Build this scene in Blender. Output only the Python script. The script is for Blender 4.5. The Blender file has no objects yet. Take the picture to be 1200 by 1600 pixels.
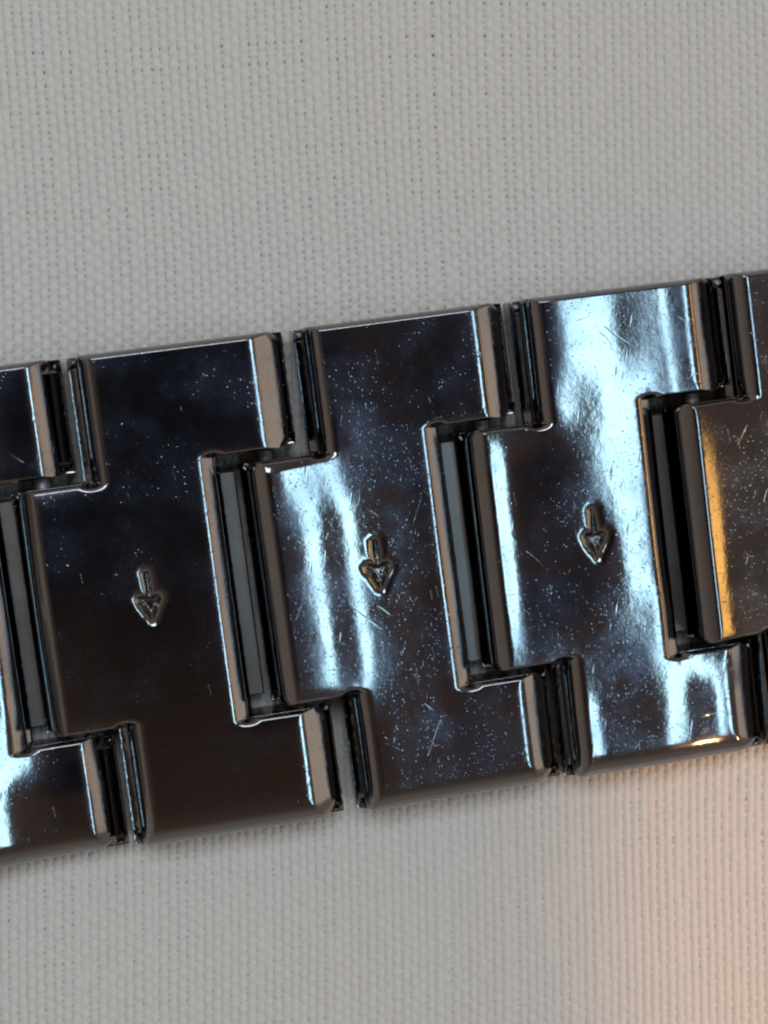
import bpy, math, random
import numpy as np
from mathutils import Matrix, Vector

MM = 0.001                      # everything below is thought out in millimetres
rng = np.random.default_rng(7)
random.seed(7)
scene = bpy.context.scene
coll = scene.collection

# ------------------------------------------------------------------ camera
def rot(rx, ry, rz):
    return (Matrix.Rotation(rz, 3, 'Z') @ Matrix.Rotation(ry, 3, 'Y') @ Matrix.Rotation(rx, 3, 'X'))
EDGE_Z = 1.9                    # height of the plane that the outline points lie in
W2C = rot(0.092, 0.1229, 0.1379)
T = Vector((1.401, -1.8594, -79.7514))
CAM = -(W2C.transposed() @ T) + Vector((0, 0, EDGE_Z))
cam_d = bpy.data.cameras.new('camera')
cam = bpy.data.objects.new('camera', cam_d)
coll.objects.link(cam)
cam.matrix_world = Matrix.Translation(CAM * MM) @ W2C.transposed().to_4x4()
cam_d.sensor_fit = 'VERTICAL'
cam_d.sensor_height = 36.0
cam_d.lens = 67.5
cam_d.clip_start = 0.004
cam_d.clip_end = 20.0
cam_d.dof.use_dof = True
cam_d.dof.focus_distance = 79.0 * MM
cam_d.dof.aperture_fstop = 55.0
scene.camera = cam

# ------------------------------------------------------------------ world: a dim room, dark overhead
world = bpy.data.worlds.new('World')
scene.world = world
world.use_nodes = True
nt = world.node_tree
for n in list(nt.nodes):
    nt.nodes.remove(n)
o_ = nt.nodes.new('ShaderNodeOutputWorld')
b_ = nt.nodes.new('ShaderNodeBackground')
tc = nt.nodes.new('ShaderNodeTexCoord')
sx = nt.nodes.new('ShaderNodeSeparateXYZ')
cr = nt.nodes.new('ShaderNodeValToRGB')
nt.links.new(tc.outputs['Generated'], sx.inputs[0])
nt.links.new(sx.outputs['Z'], cr.inputs[0])
nt.links.new(cr.outputs[0], b_.inputs[0])
nt.links.new(b_.outputs[0], o_.inputs[0])
els = cr.color_ramp.elements
els[0].position = 0.0; els[0].color = (0.30, 0.24, 0.19, 1)
els[1].position = 1.0; els[1].color = (0.010, 0.009, 0.010, 1)
e = els.new(0.45); e.color = (0.235, 0.19, 0.155, 1)
e = els.new(0.80); e.color = (0.105, 0.078, 0.062, 1)
e = els.new(0.95); e.color = (0.090, 0.053, 0.034, 1)
b_.inputs[1].default_value = 1.0

# ------------------------------------------------------------------ lamps
def area_lamp(name, pos, target, sx_, sy_, radiance, color, spread=180, shape='RECTANGLE', roll=0):
    d = bpy.data.lights.new(name, 'AREA')
    d.shape = shape
    d.size = sx_ * MM
    d.size_y = sy_ * MM
    a = sx_ * sy_ * MM * MM * (math.pi / 4 if shape in ('ELLIPSE', 'DISK') else 1)
    d.energy = radiance * math.pi * a
    d.color = color
    d.spread = math.radians(spread)
    o = bpy.data.objects.new(name, d)
    coll.objects.link(o)
    z = (Vector(pos) - Vector(target)).normalized()
    y = Vector((0, 1, 0)); y = (y - z * y.dot(z)).normalized()
    x = y.cross(z)
    m = Matrix((x, y, z)).transposed() @ Matrix.Rotation(roll, 3, 'Z')
    o.matrix_world = Matrix.Translation(Vector(pos) * MM) @ m.to_4x4()
    return o
KEY_DIR = Vector((math.tan(math.radians(23)), math.tan(math.radians(-8)), 1)).normalized()
KEY = KEY_DIR * 600
area_lamp('cool_strip_lamp', KEY, (0, 0, 0), 50, 330, 5.9, (0.49, 0.82, 1.0))
area_lamp('lit_room_side', (560, -60, 120), (0, 0, 0), 420, 230, 0.62, (1.0, 0.80, 0.64))
area_lamp('added_cloth_fill', (-60, 262, 600), (0, 0, 0), 440, 200, 4.5, (0.89, 0.96, 1.0))  # unseen fill, added to brighten the cloth without showing in the flat faces
WARM = Vector((97, -10, 96))
def spot(name, pos, aim, watts, color, radius, cone, blend):
    d = bpy.data.lights.new(name, 'SPOT')
    d.energy = watts; d.color = color
    d.shadow_soft_size = radius * MM
    d.spot_size = math.radians(cone); d.spot_blend = blend
    o = bpy.data.objects.new(name, d)
    coll.objects.link(o)
    o.matrix_world = Matrix.Translation(Vector(pos) * MM) @ (Vector(aim) - Vector(pos)).to_track_quat('-Z', 'Y').to_matrix().to_4x4()
spot('warm_desk_lamp', (124, -128, 178), (39.5, -29, 0), 0.74, (1.0, 0.46, 0.14), 3, 15.9, 0.32)
area_lamp('warm_side_lamp', WARM, (16, 0, 2), 11, 46, 3.6, (1.0, 0.50, 0.11))

# ------------------------------------------------------------------ exposure
scene.render.engine = 'CYCLES'
scene.cycles.use_denoising = True
scene.cycles.filter_width = 2.2
scene.cycles.max_bounces = 10
scene.cycles.glossy_bounces = 6
scene.cycles.sample_clamp_indirect = 6.0
vs = scene.view_settings
vs.view_transform = 'Standard'
vs.look = 'None'
vs.exposure = 0.2
vs.gamma = 1.0
vs.use_curve_mapping = False

# ------------------------------------------------------------------ node helpers
class NT:
    def __init__(self, name):
        self.m = bpy.data.materials.new(name)
        self.m.use_nodes = True
        self.t = self.m.node_tree
        for n in list(self.t.nodes):
            self.t.nodes.remove(n)
        self.out = self.t.nodes.new('ShaderNodeOutputMaterial')
    def n(self, kind, **kw):
        nd = self.t.nodes.new(kind)
        for k, v in kw.items():
            setattr(nd, k, v)
        return nd
    def set(self, sock, v):
        if isinstance(v, bpy.types.NodeSocket):
            self.t.links.new(v, sock)
        else:
            sock.default_value = v
    def math(self, op, a, b=0.0, c=0.0, clamp=False):
        nd = self.n('ShaderNodeMath', operation=op, use_clamp=clamp)
        self.set(nd.inputs[0], a); self.set(nd.inputs[1], b)
        if op in ('MULTIPLY_ADD', 'SMOOTH_MIN'):
            self.set(nd.inputs[2], c)
        return nd.outputs[0]
    def pos_mm(self, scale=(1, 1, 1), rotz=0.0, off=(0, 0, 0)):
        g = self.n('ShaderNodeNewGeometry')
        mp = self.n('ShaderNodeMapping')
        mp.inputs['Scale'].default_value = tuple(1000 * s for s in scale)
        mp.inputs['Location'].default_value = off
        if rotz:
            r = self.n('ShaderNodeVectorRotate', rotation_type='Z_AXIS')
            self.set(r.inputs['Vector'], g.outputs['Position'])
            r.inputs['Angle'].default_value = rotz
            self.set(mp.inputs['Vector'], r.outputs[0])
        else:
            self.set(mp.inputs['Vector'], g.outputs['Position'])
        return mp.outputs[0]
    def noise(self, vec, scale, detail=2.0, rough=0.5):
        nd = self.n('ShaderNodeTexNoise')
        self.set(nd.inputs['Vector'], vec)
        nd.inputs['Scale'].default_value = scale
        nd.inputs['Detail'].default_value = detail
        nd.inputs['Roughness'].default_value = rough
        return nd.outputs[0]
    def ramp(self, x, a, b, lo=0.0, hi=1.0, smooth=True):
        nd = self.n('ShaderNodeMapRange')
        nd.interpolation_type = 'SMOOTHSTEP' if smooth else 'LINEAR'
        self.set(nd.inputs['Value'], x)
        nd.inputs['From Min'].default_value = a; nd.inputs['From Max'].default_value = b
        nd.inputs['To Min'].default_value = lo; nd.inputs['To Max'].default_value = hi
        return nd.outputs[0]
    def specks(self, vec, scale, radius, keep):
        """sparse round grains: 1 at a grain's centre, 0 outside"""
        v = self.n('ShaderNodeTexVoronoi')
        self.set(v.inputs['Vector'], vec)
        v.inputs['Scale'].default_value = scale
        v.inputs['Randomness'].default_value = 1.0
        sep = self.n('ShaderNodeSeparateColor')
        self.set(sep.inputs[0], v.outputs['Color'])
        near = self.ramp(v.outputs['Distance'], 0.0, radius, 1.0, 0.0)
        sel = self.math('GREATER_THAN', sep.outputs[0], 1 - keep)
        size = self.math('MULTIPLY_ADD', sep.outputs[1], 0.8, 0.2)
        return self.math('MULTIPLY', self.math('MULTIPLY', near, sel), size)

def metal_material(name, wear=1.0, coarse=False, dull=0.0):
    t = NT(name)
    p = t.pos_mm()
    patch = t.ramp(t.noise(p, 0.33, 3.0, 0.6), 0.38, 0.66)            # where dust, wear and the painted blue haze gather
    s1 = t.specks(p, 3.4, 0.17, 0.5)
    s2 = t.specks(p, 9.0, 0.32, 0.5)
    s3 = t.specks(t.pos_mm((6.0, 0.9, 1.0), 0.25), 1.0, 0.34, 0.30)   # short nicks across
    s4 = t.specks(t.pos_mm((0.55, 9.0, 1.0), 0.5, (3, 1, 0)), 1.0, 0.13, 0.14)
    s5 = t.specks(t.pos_mm((11.0, 0.35, 1.0), -0.1, (5, 2, 0)), 1.0, 0.13, 0.14)
    peel = t.noise(p, 2.4, 3.0, 0.6)
    fine = t.noise(t.pos_mm((2.0, 22.0, 2.0), 0.0), 1.0, 2.0)
    amt = t.math('MULTIPLY_ADD', patch, 0.75, 0.25)
    h = t.math('MULTIPLY', t.math('MULTIPLY', s1, amt), 0.0085 * wear)
    for q, (rz, off) in enumerate(((0.45, (3, 7, 1)), (-0.9, (11, 2, 5)), (1.45, (5, 19, 9)))):      # long hairlines
        nz = t.noise(t.pos_mm((0.55, 0.10, 0.2), rz, off), 1.0, 1.0, 0.4)
        ln = t.ramp(t.math('ABSOLUTE', t.math('SUBTRACT', nz, 0.47 + 0.03 * q)), 0.0, 0.0055, 1.0, 0.0)
        on = t.ramp(t.noise(t.pos_mm(off=(off[1], off[0], 3)), 0.5, 2.0), 0.57, 0.66)
        h = t.math('SUBTRACT', h, t.math('MULTIPLY', t.math('MULTIPLY', ln, on), 0.0016 * wear))
    h = t.math('ADD', h, t.math('MULTIPLY', t.math('MULTIPLY', s2, amt), 0.0060 * wear))
    h = t.math('ADD', h, t.math('MULTIPLY', s3, -0.0022 * wear))
    h = t.math('ADD', h, t.math('MULTIPLY', s4, -0.0020 * wear))
    h = t.math('ADD', h, t.math('MULTIPLY', s5, -0.0034 * wear))
    h = t.math('ADD', h, t.math('MULTIPLY', peel, 0.0045))
    h = t.math('ADD', h, t.math('MULTIPLY', fine, 0.00035 * wear))
    if coarse:
        gr = t.n('ShaderNodeTexVoronoi')
        t.set(gr.inputs['Vector'], p); gr.inputs['Scale'].default_value = 9.0
        h = t.math('ADD', h, t.math('MULTIPLY', gr.outputs['Distance'], 0.012))
    bump = t.n('ShaderNodeBump')
    bump.inputs['Strength'].default_value = 1.0
    bump.inputs['Distance'].default_value = 0.001
    t.set(bump.inputs['Height'], h)
    a = t.n('ShaderNodeBsdfPrincipled')
    a.inputs['Metallic'].default_value = 1.0
    a.inputs['Base Color'].default_value = (0.255, 0.25, 0.245, 1)
    t.set(a.inputs['Roughness'], t.math('MULTIPLY_ADD', patch, 0.06, 0.085 + dull))
    t.set(a.inputs['Normal'], bump.outputs[0])
    b = t.n('ShaderNodeBsdfPrincipled')                               # hazy polish: a wide weak lobe, the cool lamp's blue put into its colour
    b.inputs['Metallic'].default_value = 1.0
    b.inputs['Base Color'].default_value = (0.05, 0.16, 0.46, 1)
    b.inputs['Roughness'].default_value = 0.25
    t.set(b.inputs['Normal'], bump.outputs[0])
    mx = t.n('ShaderNodeMixShader')
    t.set(mx.inputs[0], t.math('MULTIPLY_ADD', patch, 0.09, 0.024))
    t.set(mx.inputs[1], a.outputs[0]); t.set(mx.inputs[2], b.outputs[0])
    d = t.n('ShaderNodeBsdfDiffuse')                                  # grains of dust and skin film
    d.inputs['Color'].default_value = (0.40, 0.43, 0.52, 1)
    mx2 = t.n('ShaderNodeMixShader')
    film = t.ramp(t.noise(p, 1.7, 4.0, 0.7), 0.5, 0.78)
    dust = t.math('MULTIPLY', t.specks(p, 5.0, 0.16, 0.2), 0.25)
    fac = t.math('ADD', t.math('MULTIPLY', t.math('MULTIPLY', film, amt), 0.010), t.math('MULTIPLY', dust, amt), clamp=True)
    t.set(mx2.inputs[0], fac)
    t.set(mx2.inputs[1], mx.outputs[0]); t.set(mx2.inputs[2], d.outputs[0])
    t.set(t.out.inputs['Surface'], mx2.outputs[0])
    return t.m
M_METAL = metal_material('polished_dark_steel')
M_STAMP = metal_material('coarse_stamped_steel', 1.0, True)
M_PLATE = metal_material('cut_edge_steel', 1.6)
M_LUG = metal_material('satin_lug_steel', 0.7, False, 0.26)
M_PIN = metal_material('dull_pin_steel', 1.0, False, 0.42)

def cloth_material(name, weave=False):
    t = NT(name)
    p = t.pos_mm()
    pr = t.n('ShaderNodeBsdfPrincipled')
    cr_ = t.n('ShaderNodeMix', data_type='RGBA')
    cr_.inputs[6].default_value = (0.76, 0.75, 0.745, 1)
    cr_.inputs[7].default_value = (0.86, 0.85, 0.84, 1)
    t.set(cr_.inputs[0], t.noise(p, 2.2, 4.0, 0.7))
    t.set(pr.inputs['Base Color'], cr_.outputs[2])
    pr.inputs['Roughness'].default_value = 0.62
    pr.inputs['Specular IOR Level'].default_value = 0.25
    bump = t.n('ShaderNodeBump'); bump.inputs['Distance'].default_value = 0.001
    if weave:
        wv = t.n('ShaderNodeTexWave'); t.set(wv.inputs['Vector'], t.pos_mm(rotz=0.09)); wv.inputs['Scale'].default_value = 0.86
        w2 = t.n('ShaderNodeTexWave', bands_direction='Y'); t.set(w2.inputs['Vector'], t.pos_mm(rotz=0.09)); w2.inputs['Scale'].default_value = 1.17
        t.set(bump.inputs['Height'], t.math('MULTIPLY', t.math('ADD', wv.outputs['Fac'], w2.outputs['Fac']), 0.05))
    else:
        t.set(bump.inputs['Height'], t.math('MULTIPLY', t.noise(p, 22.0, 2.0, 0.6), 0.008))
    t.set(pr.inputs['Normal'], bump.outputs[0])
    t.set(t.out.inputs['Surface'], pr.outputs[0])
    return t.m
M_CLOTH = cloth_material('white_thread')
M_CLOTH_BASE = cloth_material('white_weave_ground', True)

# ------------------------------------------------------------------ mesh helper
def mesh_obj(name, verts, faces, mat, parent=None, smooth=True, normals=None):
    me = bpy.data.meshes.new(name)
    v = np.asarray(verts, dtype=np.float32) * MM
    f = np.asarray(faces, dtype=np.int32)
    k = f.shape[1]
    me.vertices.add(len(v)); me.vertices.foreach_set('co', v.ravel())
    me.loops.add(f.size); me.loops.foreach_set('vertex_index', f.ravel())
    me.polygons.add(len(f))
    me.polygons.foreach_set('loop_start', np.arange(0, f.size, k, dtype=np.int32))
    me.polygons.foreach_set('use_smooth', np.full(len(f), smooth))
    me.update(calc_edges=True)
    me.materials.append(mat)
    if normals is not None:
        me.normals_split_custom_set_from_vertices(np.asarray(normals, dtype=np.float32))
    o = bpy.data.objects.new(name, me)
    coll.objects.link(o)
    if parent is not None:
        o.parent = parent
    return o

# ------------------------------------------------------------------ tablecloth: every thread of the weave
CW, CR = 0.367, 0.269           # spacing of the upright and the cross threads
CANG = math.radians(-5.2)        # the cloth lies turned a little against the bracelet
X0, X1, Y0, Y1 = -34.0, 28.0, -33.0, 31.0
def cloth_warp(a, b):
    """cloth coordinates -> world: turned, gently pulled out of true"""
    a2 = a + 0.42 * np.sin(b * 0.075 + 0.6 + a * 0.02) + 0.10 * np.sin(b * 0.27 + a * 0.11)
    b2 = b + 0.35 * np.sin(a * 0.085 + 1.1) + 0.08 * np.sin(a * 0.31 + b * 0.07)
    c, s = math.cos(CANG), math.sin(CANG)
    x = a2 * c - b2 * s; y = a2 * s + b2 * c
    z = 0.05 * np.sin(a * 0.21 + b * 0.13) + 0.05 * np.sin(b * 0.24 - a * 0.1 + 2.0) - 0.22
    return x, y, z
s_ = 300.0
cloth = mesh_obj('tablecloth', [(-s_, -s_, -0.31), (s_, -s_, -0.31), (s_, s_, -0.31), (-s_, s_, -0.31)], [(0, 1, 2, 3)], M_CLOTH_BASE, smooth=False)
cloth['kind'] = 'structure'
cloth['label'] = 'pale grey-white plain woven cloth lying under the metal bracelet'
na = int((X1 - X0) / CW); nb = int((Y1 - Y0) / CR)
PROF = [(-1.0, -0.35), (-0.72, 0.55), (0.0, 1.0), (0.72, 0.55), (1.0, -0.35)]
SEG = 3
def thread(along_b, i):
    if along_b:
        n, pitch, fixed, lo = nb, CR, X0 + i * CW, Y0
        hw, hh, amp = 0.172, 0.074, 0.020
    else:
        n, pitch, fixed, lo = na, CW, Y0 + i * CR, X0
        hw, hh, amp = 0.133, 0.052, 0.030
    m = n * SEG + 1
    tt = np.arange(m) / SEG                      # in crossings
    run = lo + tt * pitch
    crimp = amp * np.cos(math.pi * (tt + i)) * (1 if along_b else -1)
    wid = hw * (1 + 0.03 * rng.standard_normal() + 0.03 * np.sin(run * 0.8 + rng.uniform(0, 6)) + 0.025 * np.interp(tt, np.arange(0, n + 2), rng.standard_normal(n + 2)))
    wid = wid * (1 - 0.10 * np.cos(math.pi * (tt + i)) * (-1 if along_b else 1))
    side = fixed + np.interp(tt, np.arange(0, n + 2, 3), 0.012 * rng.standard_normal(len(np.arange(0, n + 2, 3)))) + rng.normal(0, 0.012)
    lift = (0.058 if along_b else -0.012) + np.interp(tt, np.arange(0, n + 2), 0.004 * rng.standard_normal(n + 2))
    V = np.zeros((m, 5, 3))
    for k, (px, pz) in enumerate(PROF):
        if along_b:
            a, b = side + px * wid, run
        else:
            a, b = run, side + px * wid
        x, y, z = cloth_warp(a, b)
        V[:, k, 0] = x; V[:, k, 1] = y
        V[:, k, 2] = z + crimp + lift + pz * hh
    V = V.reshape(-1, 3)
    r = np.arange(m - 1)[:, None] * 5 + np.arange(4)[None, :]
    r = r.ravel()
    F = np.stack([r, r + 1, r + 6, r + 5], 1)
    if along_b:
        F = F[:, ::-1] if False else F
    else:
        F = F[:, ::-1]
    mesh_obj('warp_thread' if along_b else 'weft_thread', V, F, M_CLOTH, cloth)
for i in range(na + 1):
    thread(True, i)
for i in range(nb + 1):
    thread(False, i)

# ------------------------------------------------------------------ watch bracelet
PITCH = 9.1323
H = 2.9
bracelet = bpy.data.objects.new('watch_bracelet', None)
coll.objects.link(bracelet)
bracelet['label'] = 'polished dark steel watch bracelet of stepped arrow-stamped links lying across the cloth'
bracelet['category'] = 'watch bracelet'

# outline of a link's shell, x from the right end of its tabs, v from its upper side; profile name per edge
XR, XC, XL, XCL = 0.0, -3.2, -8.18, -11.2
VT, V1, VC0, VC1, V2, VB = 0.0, 4.75, 5.12, 15.15, 15.5, 20.28
def cum_drop(pts):
    """slope angle (deg) against distance from the edge -> drop below the flat top"""
    d = np.linspace(0, 3, 1201)
    a = np.interp(d, [p[0] for p in pts], [p[1] for p in pts])
    s = np.tan(np.radians(a))
    c = np.concatenate([[0], np.cumsum((s[1:] + s[:-1]) / 2 * (d[1] - d[0]))])
    return d, c[-1] - c
PROFILE = {
    'right_tab': cum_drop([(0, 84), (0.04, 60), (0.10, 38), (0.5, 34), (0.97, 31), (1.00, 14.0), (1.12, 10.5), (1.2, 7.5), (1.32, 2.5), (1.5, 0)]),
    'right_mid': cum_drop([(0, 84), (0.03, 60), (0.08, 38), (0.50, 31), (0.53, 14), (0.60, 11), (0.66, 8), (0.76, 3), (0.9, 0)]),
    'left_tab': cum_drop([(0, 84), (0.06, 70), (0.28, 53), (0.34, 47), (0.52, 39), (0.56, 22), (0.70, 6), (0.82, 0)]),
    'left_mid': cum_drop([(0, 84), (0.05, 68), (0.22, 54), (0.28, 48), (0.62, 40), (0.68, 22), (0.78, 7), (0.90, 0)]),
    'rim': cum_drop([(0, 84), (0.08, 64), (0.24, 46), (0.46, 32), (0.64, 18), (0.84, 8), (1.05, 3), (1.35, 0)]),
    'rim_top': cum_drop([(0, 84), (0.05, 70), (0.13, 54), (0.18, 44), (0.20, 4), (0.28, 0)]),
    'seam': cum_drop([(0, 84), (0.04, 66), (0.10, 48), (0.13, 40), (0.15, 5), (0.40, 2), (0.8, 0)]),
}
# right sides of the further links shaped shallower so they mirror the lighter room
PROFILE['right_tab_worn'] = cum_drop([(0, 84), (0.04, 58), (0.09, 32), (0.5, 28), (0.99, 24), (1.02, 13.0), (1.12, 10), (1.2, 7), (1.32, 2.5), (1.5, 0)])
PROFILE['right_mid_worn'] = cum_drop([(0, 84), (0.03, 58), (0.07, 33), (0.52, 25), (0.54, 13), (0.60, 10), (0.66, 7), (0.76, 3), (0.9, 0)])
EDGES = [((XR, VT), (XR, V1), 'right_tab'), ((XR, V1), (XC, V1), 'seam'), ((XC, V1), (XC, V2), 'right_mid'),
         ((XC, V2), (XR, V2), 'seam'), ((XR, V2), (XR, VB), 'right_tab'), ((XR, VB), (XL, VB), 'rim'),
         ((XL, VB), (XL, VC1), 'left_tab'), ((XL, VC1), (XCL, VC1), 'seam'), ((XCL, VC1), (XCL, VC0), 'left_mid'),
         ((XCL, VC0), (XL, VC0), 'seam'), ((XL, VC0), (XL, VT), 'left_tab'), ((XL, VT), (XR, VT), 'rim_top')]
def seg_dist(x, v, a, b, stretch=1.0):
    ax, av = a; bx, bv = b
    dx, dv = bx - ax, bv - av
    L = math.hypot(dx, dv)
    t = ((x - ax) * dx + (v - av) * dv) / L
    over = np.maximum(np.maximum(-t, t - L), 0)
    return np.hypot(((x - ax) * dv - (v - av) * dx) / L, over * stretch)

def arrow_sdf(x, v):
    """down-pointing stamped arrow, 2.4 mm tall, centred on (0, 0), v downwards"""
    head = [(-0.56, 0.02), (-0.44, -0.14), (-0.14, -0.12), (0.14, -0.12), (0.44, -0.10), (0.56, 0.04), (0.52, 0.24), (0.27, 0.70), (0.05, 1.06), (-0.05, 1.06), (-0.27, 0.70), (-0.52, 0.20)]
    stem = [(-0.17, -1.0), (-0.08, -1.10), (0.08, -1.10), (0.17, -1.0), (0.17, 0.1), (-0.17, 0.1)]
    def poly(P):
        d = np.full(x.shape, 1e9); ins = np.zeros(x.shape, bool)
        for i in range(len(P)):
            a, b = P[i], P[(i + 1) % len(P)]
            d = np.minimum(d, seg_dist(x, v, a, b))
            c = ((a[1] > v) != (b[1] > v))
            with np.errstate(divide='ignore', invalid='ignore'):
                xi = (b[0] - a[0]) * (v - a[1]) / (b[1] - a[1] if b[1] != a[1] else 1e-9) + a[0]
            ins ^= c & (x < xi)
        return np.where(ins, -d, d)
    h, s = poly(head), poly(stem)
    k = 0.06
    m = np.clip(0.5 + 0.5 * (s - h) / k, 0, 1)
    return s * (1 - m) + h * m - k * m * (1 - m)

def march(breaks, fine, marks, wide, zones=()):
    out = [breaks[0]]
    for a, b in zip(breaks[:-1], breaks[1:]):
        xs = [a]
        while xs[-1] < b:
            x = xs[-1]
            d = min(abs(x - q) for q in breaks)
            st = min(fine + 0.13 * d, wide)
            if any(lo <= x <= hi for lo, hi in zones):
                st = min(st, 0.05)
            if marks[0] < x < marks[1]:
                st = min(st, 0.045)
            xs.append(x + st)
        xs = np.array(xs); xs = a + (xs - a) * (b - a) / (xs[-1] - a)
        out.extend(xs[1:])
    return np.array(out)

def need_tilt(x, y, lamp):
    """tilt to the right (deg) that a polished face at (x, y) needs to mirror the lamp to the eye"""
    p = Vector((x, y, H))
    n = ((CAM - p).normalized() + (lamp - p).normalized()).normalized()
    return math.degrees(math.atan2(n.x, n.z))

# how each link's polished face is dished: for its upper tab, middle and lower tab, pairs (x, m);
# m = 0 is level, m = 1 tilts the face so far to the right that it mirrors the lamp strip
FLAT = [(10, [(-11, 0), (0, 0)])]
FORM = {
    -1: FLAT,
    0: [(2.4, [(-7, 0.9), (-3.4, 0.85), (-2.6, 0.6), (-1.6, 0)]), (10, [(-9, 0.3), (-6, 0.8), (-5.2, 0.8), (-4.3, 0.4), (-3.6, 0.1)]),
        (13.5, [(-9, 0.6), (-6, 0.9), (-4.6, 1.0), (-4.0, 0.8), (-3.6, 0.3)]), (15.9, [(-7, 0.9), (-4.0, 1.0), (-3.2, 0.9), (-2.2, 0.4), (-1.6, 0.0)]),
        (17.7, [(-7, 1.0), (-4.6, 1.0), (-4.1, 0.75), (-2.6, 0.45), (-1.6, 0.0)])],
    1: [(2.4, [(-7.4, -0.1), (-4, 0.0), (-1.6, 0.0)]), (10, [(-10.3, 0.2), (-9.0, 0.3), (-7.5, 0.05), (-3.8, 0.0)]), (17.7, [(-7.2, 0.0), (-4, 0.05), (-1.6, 0.0)])],
    2: [(2.0, [(-7.4, 0.0), (-6.0, 0.3), (-4.5, 0.1), (-2.6, 0.0), (-1.6, -0.1)]),
        (4.2, [(-7.6, 0.2), (-6.5, 0.5), (-5.0, 0.3), (-3.2, 0.0), (-1.6, -0.1)]),
        (5.7, [(-10.4, 0.55), (-9.7, 0.9), (-9.0, 1.1), (-8.2, 1.1), (-7.8, 0.95), (-7.2, 0.65), (-6.0, 0.5), (-4.2, 0.1), (-3.7, 0.0)]),
        (8.0, [(-10.4, 0.4), (-9.6, 0.78), (-9.0, 1.05), (-8.4, 1.35), (-8.0, 1.35), (-7.45, 1.02), (-6.95, 0.72), (-5.6, 0.45), (-4.2, 0.1), (-3.7, 0.0)]),
        (14.0, [(-10.4, 0.3), (-9.6, 0.72), (-9.0, 1.0), (-8.5, 1.4), (-8.0, 1.45), (-7.45, 1.02), (-6.95, 0.72), (-5.6, 0.5), (-4.2, 0.1), (-3.7, 0.0)]),
        (17.7, [(-7.4, 0.1), (-6.6, 0.52), (-4.6, 0.5), (-3.9, 0.1), (-1.6, 0.0)])],
    3: [(2.0, [(-7.5, -0.6), (-6.9, 0.4), (-6.4, 1.0), (-4.8, 1.05), (-4.1, 1.75), (-2.5, 1.7), (-1.9, 0.0), (-1.5, -0.3)]),
        (4.4, [(-7.6, 0.3), (-7.0, 1.0), (-6.2, 0.65), (-5.6, 0.65), (-5.0, 1.0), (-3.3, 1.1), (-2.5, 1.7), (-1.9, 0.0), (-1.5, -0.3)]),
        (7.0, [(-10.5, 1.2), (-9.9, 1.1), (-9.4, 0.1), (-8.0, -0.5), (-6.8, 0.0), (-6.0, 0.5), (-5.2, 0.95), (-4.2, 1.1), (-3.8, 1.0)]),
        (11.5, [(-10.5, 1.2), (-9.9, 1.05), (-9.4, 0.1), (-7.0, -0.4), (-5.5, 0.25), (-4.9, 0.8), (-4.3, 1.05), (-3.8, 1.0)]),
        (13.6, [(-10.5, 1.1), (-9.9, 0.9), (-9.4, 0.0), (-7.0, 0.1), (-5.0, 0.5), (-3.8, 0.6)]),
        (15.6, [(-7.5, 0.5), (-6.5, 0.2), (-4.8, 0.25), (-4.3, 0.8), (-3.4, 1.0), (-2.9, 1.0), (-2.3, 0.4), (-1.6, 0.0)]),
        (17.7, [(-7.5, 1.3), (-7.1, 0.9), (-6.7, 0.15), (-4.4, 0.15), (-4.0, 0.7), (-3.6, 1.05), (-3.3, 1.15), (-2.8, 2.0), (-2.0, 2.0), (-1.6, 0.6), (-1.4, 0.0)])],
    4: [(2.4, [(-7, 0.66), (-5, 0.6), (-1, 0)]), (10, [(-10.7, 1.08), (-10.3, 1.02), (-10.0, 0.97), (-9.55, 0.68), (-6.5, 0.64), (-4, 0.0)]), (14.6, [(-10.7, 1.08), (-10.3, 1.0), (-10.1, 0.92), (-9.7, 0.66), (-6.5, 0.62), (-4, 0.0)]), (17.7, [(-7.9, 1.0), (-7.5, 0.66), (-5.5, 0.6), (-1, 0)])],
    5: FLAT,
}
SHIFT = {0: 0.02, 1: -0.09, 2: 0.07, 3: -0.03, 4: -0.36}
MARK_X = {0: -6.3, 1: -6.52, 2: -6.42, 3: -6.3}

def smooth_interp(x, pts):
    xs = np.array([p[0] for p in pts]); ys = np.array([p[1] for p in pts])
    g = np.linspace(-12, 1, 521)
    f = np.interp(g, xs, ys)
    k = np.hanning(15); k /= k.sum()
    f = np.convolve(np.pad(f, 7, mode='edge'), k, mode='valid')
    return np.interp(x, g, f)

def corner_round(x, v, r, cx, cv, sx_, sv):
    """grid square at a convex corner -> quarter disc; (sx_, sv) points outwards"""
    a = (x - cx) * sx_ / r + 1; b = (v - cv) * sv / r + 1
    m = (a > 0) & (b > 0) & (a < 1.001) & (b < 1.001)
    a2 = a * np.sqrt(1 - b * b / 2); b2 = b * np.sqrt(1 - a * a / 2)
    x = np.where(m, cx + sx_ * r * (a2 - 1), x); v = np.where(m, cv + sv * r * (b2 - 1), v)
    return x, v

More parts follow.
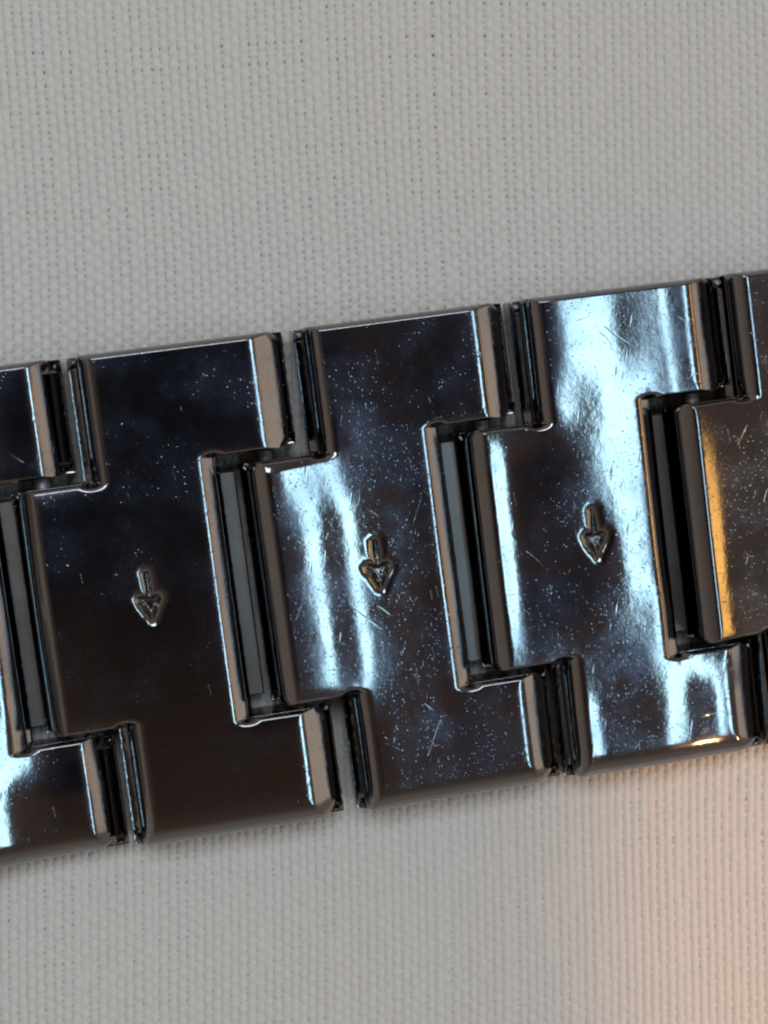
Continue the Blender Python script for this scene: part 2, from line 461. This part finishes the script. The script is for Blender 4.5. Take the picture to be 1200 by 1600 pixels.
def build_link(k):
    xr = (k - 1.5) * PITCH + SHIFT.get(k, 0.0)
    mark = MARK_X.get(k, -6.3); markv = 9.96
    gx = march([XCL, XL, XC, XR], 0.022, (mark - 1.05, mark + 1.05), 0.14, ((XCL, XCL + 0.9), (XL, XL + 0.9), (XC - 0.8, XC), (XR - 1.5, XR)))
    gv = march([VT, V1, VC0, VC1, V2, VB], 0.022, (markv - 1.45, markv + 1.45), 0.16)
    X, V = np.meshgrid(gx, gv, indexing='ij')
    # drop towards the edges
    acc = np.zeros_like(X)
    for a, b, pr in EDGES:
        d = seg_dist(X, V, a, b, 2.2)
        dd, dr = PROFILE[pr + '_worn' if k >= 3 and pr.startswith('right') else pr]
        acc += np.interp(d, dd, dr) ** 4
    drop = acc ** 0.25
    # the dished face: integrate the wanted tilt along x, upper tab / middle / lower tab blended along v
    xs = np.linspace(-11.3, 0.3, 581)
    secs = []
    for vs_, f_ in FORM[k]:
        lamp = WARM if k == 4 else KEY
        ang = smooth_interp(xs, f_) * np.array([need_tilt(xr + q, 10 - vs_, lamp) for q in xs])
        ang = ang + 0.35 * np.sin(xs * 0.9 + k * 2.1 + vs_)
        s = -np.tan(np.radians(ang))
        z = np.concatenate([[0], np.cumsum((s[1:] + s[:-1]) / 2 * (xs[1] - xs[0]))])
        z -= np.interp(-5.5, xs, z)
        secs.append(np.interp(gx, xs, z))
    secs = np.array(secs); stv = [q[0] for q in FORM[k]]
    pos = np.interp(gv, stv, np.arange(len(stv)))
    i0 = np.clip(np.floor(pos).astype(int), 0, max(len(stv) - 2, 0)); i1 = np.minimum(i0 + 1, len(stv) - 1)
    ft = np.clip(pos - i0, 0, 1); ft = ft * ft * (3 - 2 * ft)
    Z = secs[i0].T * (1 - ft)[None, :] + secs[i1].T * ft[None, :]
    # crown across the bracelet and slow unevenness from polishing
    Z = Z - 0.0007 * (V - 10) ** 2
    for _ in range(9):
        fx, fv = rng.normal(0, 1.0), rng.normal(0, 0.7)
        am = 0.0035 / (0.4 + math.hypot(fx, fv))
        Z = Z + am * np.sin(X * fx + V * fv + rng.uniform(0, 6.28))
    if k == 2:    # the two bright bands of this link close at the top
        pass
    Z = H + Z - drop
    sd = arrow_sdf(X - mark, V - markv)
    sd = sd + 0.030 * np.sin(X * 5.1 + k * 1.7) * np.sin(V * 4.3 + k) + 0.004 * np.sin(X * 13 + V * 11 + k)
    t = np.clip((0.40 - sd) / 0.40, 0, 1)
    lip = 0.06 * t ** 3
    t2 = np.clip((0.03 - sd) / 0.33, 0, 1)
    wall = 0.30 * t2 * t2 * (3 - 2 * t2)
    has_mark = k in MARK_X
    if has_mark:
        Z = Z - lip - wall
    # plan: rounded outer corners
    Xp, Vp = X.copy(), V.copy()
    for (cx, cv, sx_, sv, r) in [(XR, VT, 1, -1, .45), (XR, V1, 1, 1, .5), (XR, V2, 1, -1, .5), (XR, VB, 1, 1, 1.0), (XL, VB, -1, 1, .35), (XL, VT, -1, -1, .2), (XCL, VC1, -1, 1, .4), (XCL, VC0, -1, -1, .4)]:
        Xp, Vp = corner_round(Xp, Vp, r, cx, cv, sx_, sv)
    # slightly bowed upper and lower sides as the polishing wheel leaves them
    nx, nv = X.shape
    tw = math.radians(rng.normal(0, 0.22)); lift_ = rng.normal(0, 0.03)
    def place(px, py, pz):
        px = np.asarray(px, float) + 5.5; py = np.asarray(py, float)
        return np.stack([xr - 5.5 + px * math.cos(tw) - py * math.sin(tw), px * math.sin(tw) + py * math.cos(tw), np.asarray(pz, float) + lift_], -1)
    P = place(Xp, 10 - Vp, Z)
    du = np.gradient(P, axis=0); dv = np.gradient(P, axis=1)
    Nn = np.cross(dv, du); Nn /= np.linalg.norm(Nn, axis=2, keepdims=True) + 1e-12
    xm = (gx[1:] + gx[:-1]) / 2; vm = (gv[1:] + gv[:-1]) / 2
    XM, VM = np.meshgrid(xm, vm, indexing='ij')
    tabs = ((VM < V1) | (VM > V2))
    inside = np.where((VM > VC0) & (VM < VC1), (XM > XCL), (XM > XL)) & np.where(tabs, XM < XR, XM < XC)
    sdm = (sd[1:, 1:] + sd[:-1, :-1] + sd[1:, :-1] + sd[:-1, 1:]) / 4
    stamp = inside & (sdm < -0.09) if has_mark else np.zeros_like(inside)
    idx = np.arange(nx * nv).reshape(nx, nv)
    def take(mask):
        i, j = np.nonzero(mask)
        F = np.stack([idx[i, j], idx[i, j + 1], idx[i + 1, j + 1], idx[i + 1, j]], 1)
        used, inv = np.unique(F, return_inverse=True)
        return P.reshape(-1, 3)[used], inv.reshape(F.shape), Nn.reshape(-1, 3)[used], used
    shell = inside & ~stamp
    Vv, F, N, used = take(shell)
    # walls: from every boundary edge of the outline down to the base plate
    cells = np.zeros((nx + 1, nv + 1), bool); cells[1:nx, 1:nv] = inside
    lut = {}
    WV, WF, WN = [], [], []
    def wallvert(g, n):
        key = (g, n)
        if key not in lut:
            p = P.reshape(-1, 3)[g]
            lut[key] = len(WV)
            WV.append(p); WV.append((p[0], p[1], 0.55))
            WN.append((n[0], n[1], 0.0)); WN.append((n[0], n[1], 0.0))
        return lut[key]
    base = len(Vv)
    for i in range(nx):
        for j in range(nv):
            if j < nv - 1 and cells[i, j + 1] != cells[i + 1, j + 1]:
                n = (1, 0) if cells[i, j + 1] else (-1, 0)
                a, b = wallvert(idx[i, j], n), wallvert(idx[i, j + 1], n)
                q = (a, a + 1, b + 1, b) if n[0] > 0 else (b, b + 1, a + 1, a)
                WF.append([base + w for w in q])
            if i < nx - 1 and cells[i + 1, j] != cells[i + 1, j + 1]:
                n = (0, -1) if cells[i + 1, j] else (0, 1)
                a, b = wallvert(idx[i, j], n), wallvert(idx[i + 1, j], n)
                q = (a, a + 1, b + 1, b) if n[1] < 0 else (b, b + 1, a + 1, a)
                WF.append([base + w for w in q])
    o = mesh_obj('link', np.vstack([Vv, np.array(WV)]), np.vstack([F, np.array(WF)]), M_METAL, bracelet, normals=np.vstack([N, np.array(WN)]))
    if has_mark:
        Vv, F, N, _ = take(stamp)
        mesh_obj('stamped_arrow', Vv, F, M_STAMP, o, normals=N)
    # base plate: a rough-cut lower plate that stands out beyond the shell left and right
    left_flange = 0.10 if k == 4 else 0.24
    fl = [(XR + .27, VT + .06), (XR + .27, V1 - .06), (XC + .22, V1 - .06), (XC + .22, V2 + .06), (XR + .27, V2 + .06), (XR + .27, VB - .06),
          (XL - .34, VB - .06), (XL - .34, VC1 - .06), (XCL - left_flange, VC1 - .06), (XCL - left_flange, VC0 + .06), (XL - .34, VC0 + .06), (XL - .34, VT + .06)]
    pts = []
    for a, b in zip(fl, fl[1:] + fl[:1]):
        a, b = np.array(a), np.array(b)
        n = max(2, int(np.linalg.norm(b - a) / 0.14))
        nrm = np.array([b[1] - a[1], -(b[0] - a[0])]); nrm = nrm / np.linalg.norm(nrm)
        w = rng.normal(0, 0.009, n); w[0] = 0
        for q in range(n):
            pts.append((a + (b - a) * q / n + nrm * w[q], nrm))
    m = len(pts)
    strips = [[(0.50, 1.80), (0.08, 1.478)], [(0.08, 1.478), (0.03, 1.488)], [(0.03, 1.488), (0.0, 1.44)], [(0.0, 1.44), (-0.01, 0.75), (0.02, 0.14), (0.10, 0.04)]]
    zn = rng.normal(0, 0.003, m)
    BV, BF = [], []
    for st in strips:
        b0 = len(BV)
        for ins, z in st:
            for qi, (q, nrm) in enumerate(pts):
                c = q - nrm * ins
                BV.append(place(c[0], 10 - c[1], z + (zn[qi] if 1.43 < z < 1.49 else 0)))
        for r in range(len(st) - 1):
            for q in range(m):
                q2 = (q + 1) % m
                BF.append((b0 + r * m + q, b0 + r * m + q2, b0 + (r + 1) * m + q2, b0 + (r + 1) * m + q))
    mesh_obj('base_plate', BV, np.array(BF)[:, ::-1], M_PLATE, o)
    # hinge lug: the low tongue that reaches under the gap to the next link
    x0, x1, v0, v1 = XC - 0.3, XC + 0.84, 5.45, 14.85
    z0, z1, bv = 0.12, 1.30, 0.06
    LV = []
    for ins, z in ((0, z0), (0, z1 - bv), (bv, z1)):
        for (cx, cv) in ((x0 + ins, v0 + ins), (x1 - ins, v0 + ins), (x1 - ins, v1 - ins), (x0 + ins, v1 - ins)):
            LV.append(place(cx, 10 - cv, z))
    LF = [(8, 11, 10, 9)]
    for r in (0, 4):
        for q in range(4):
            q2 = (q + 1) % 4
            LF.append((r + q, r + 4 + q, r + 4 + q2, r + q2))
    mesh_obj('hinge_lug', LV, LF, M_LUG, o, smooth=False)
    return o

LINKS = [build_link(k) for k in range(-1, 6)]

def build_pin(k):
    xr = (k - 1.5) * PITCH - 1.12
    r, n = 0.42, 20
    prof = [(0.0, 9.62), (0.30, 9.62), (0.42, 9.5), (0.42, -9.5), (0.30, -9.62), (0.0, -9.62)]
    Vv, F = [], []
    for rad, y in prof:
        for q in range(n):
            a = 2 * math.pi * q / n
            Vv.append((xr + rad * math.cos(a), y, 1.15 + rad * math.sin(a)))
    for s in range(len(prof) - 1):
        for q in range(n):
            q2 = (q + 1) % n
            F.append((s * n + q, (s + 1) * n + q, (s + 1) * n + q2, s * n + q2))
    mesh_obj('hinge_pin', Vv, F, M_PIN, bracelet)
for k in range(-1, 5):
    build_pin(k)
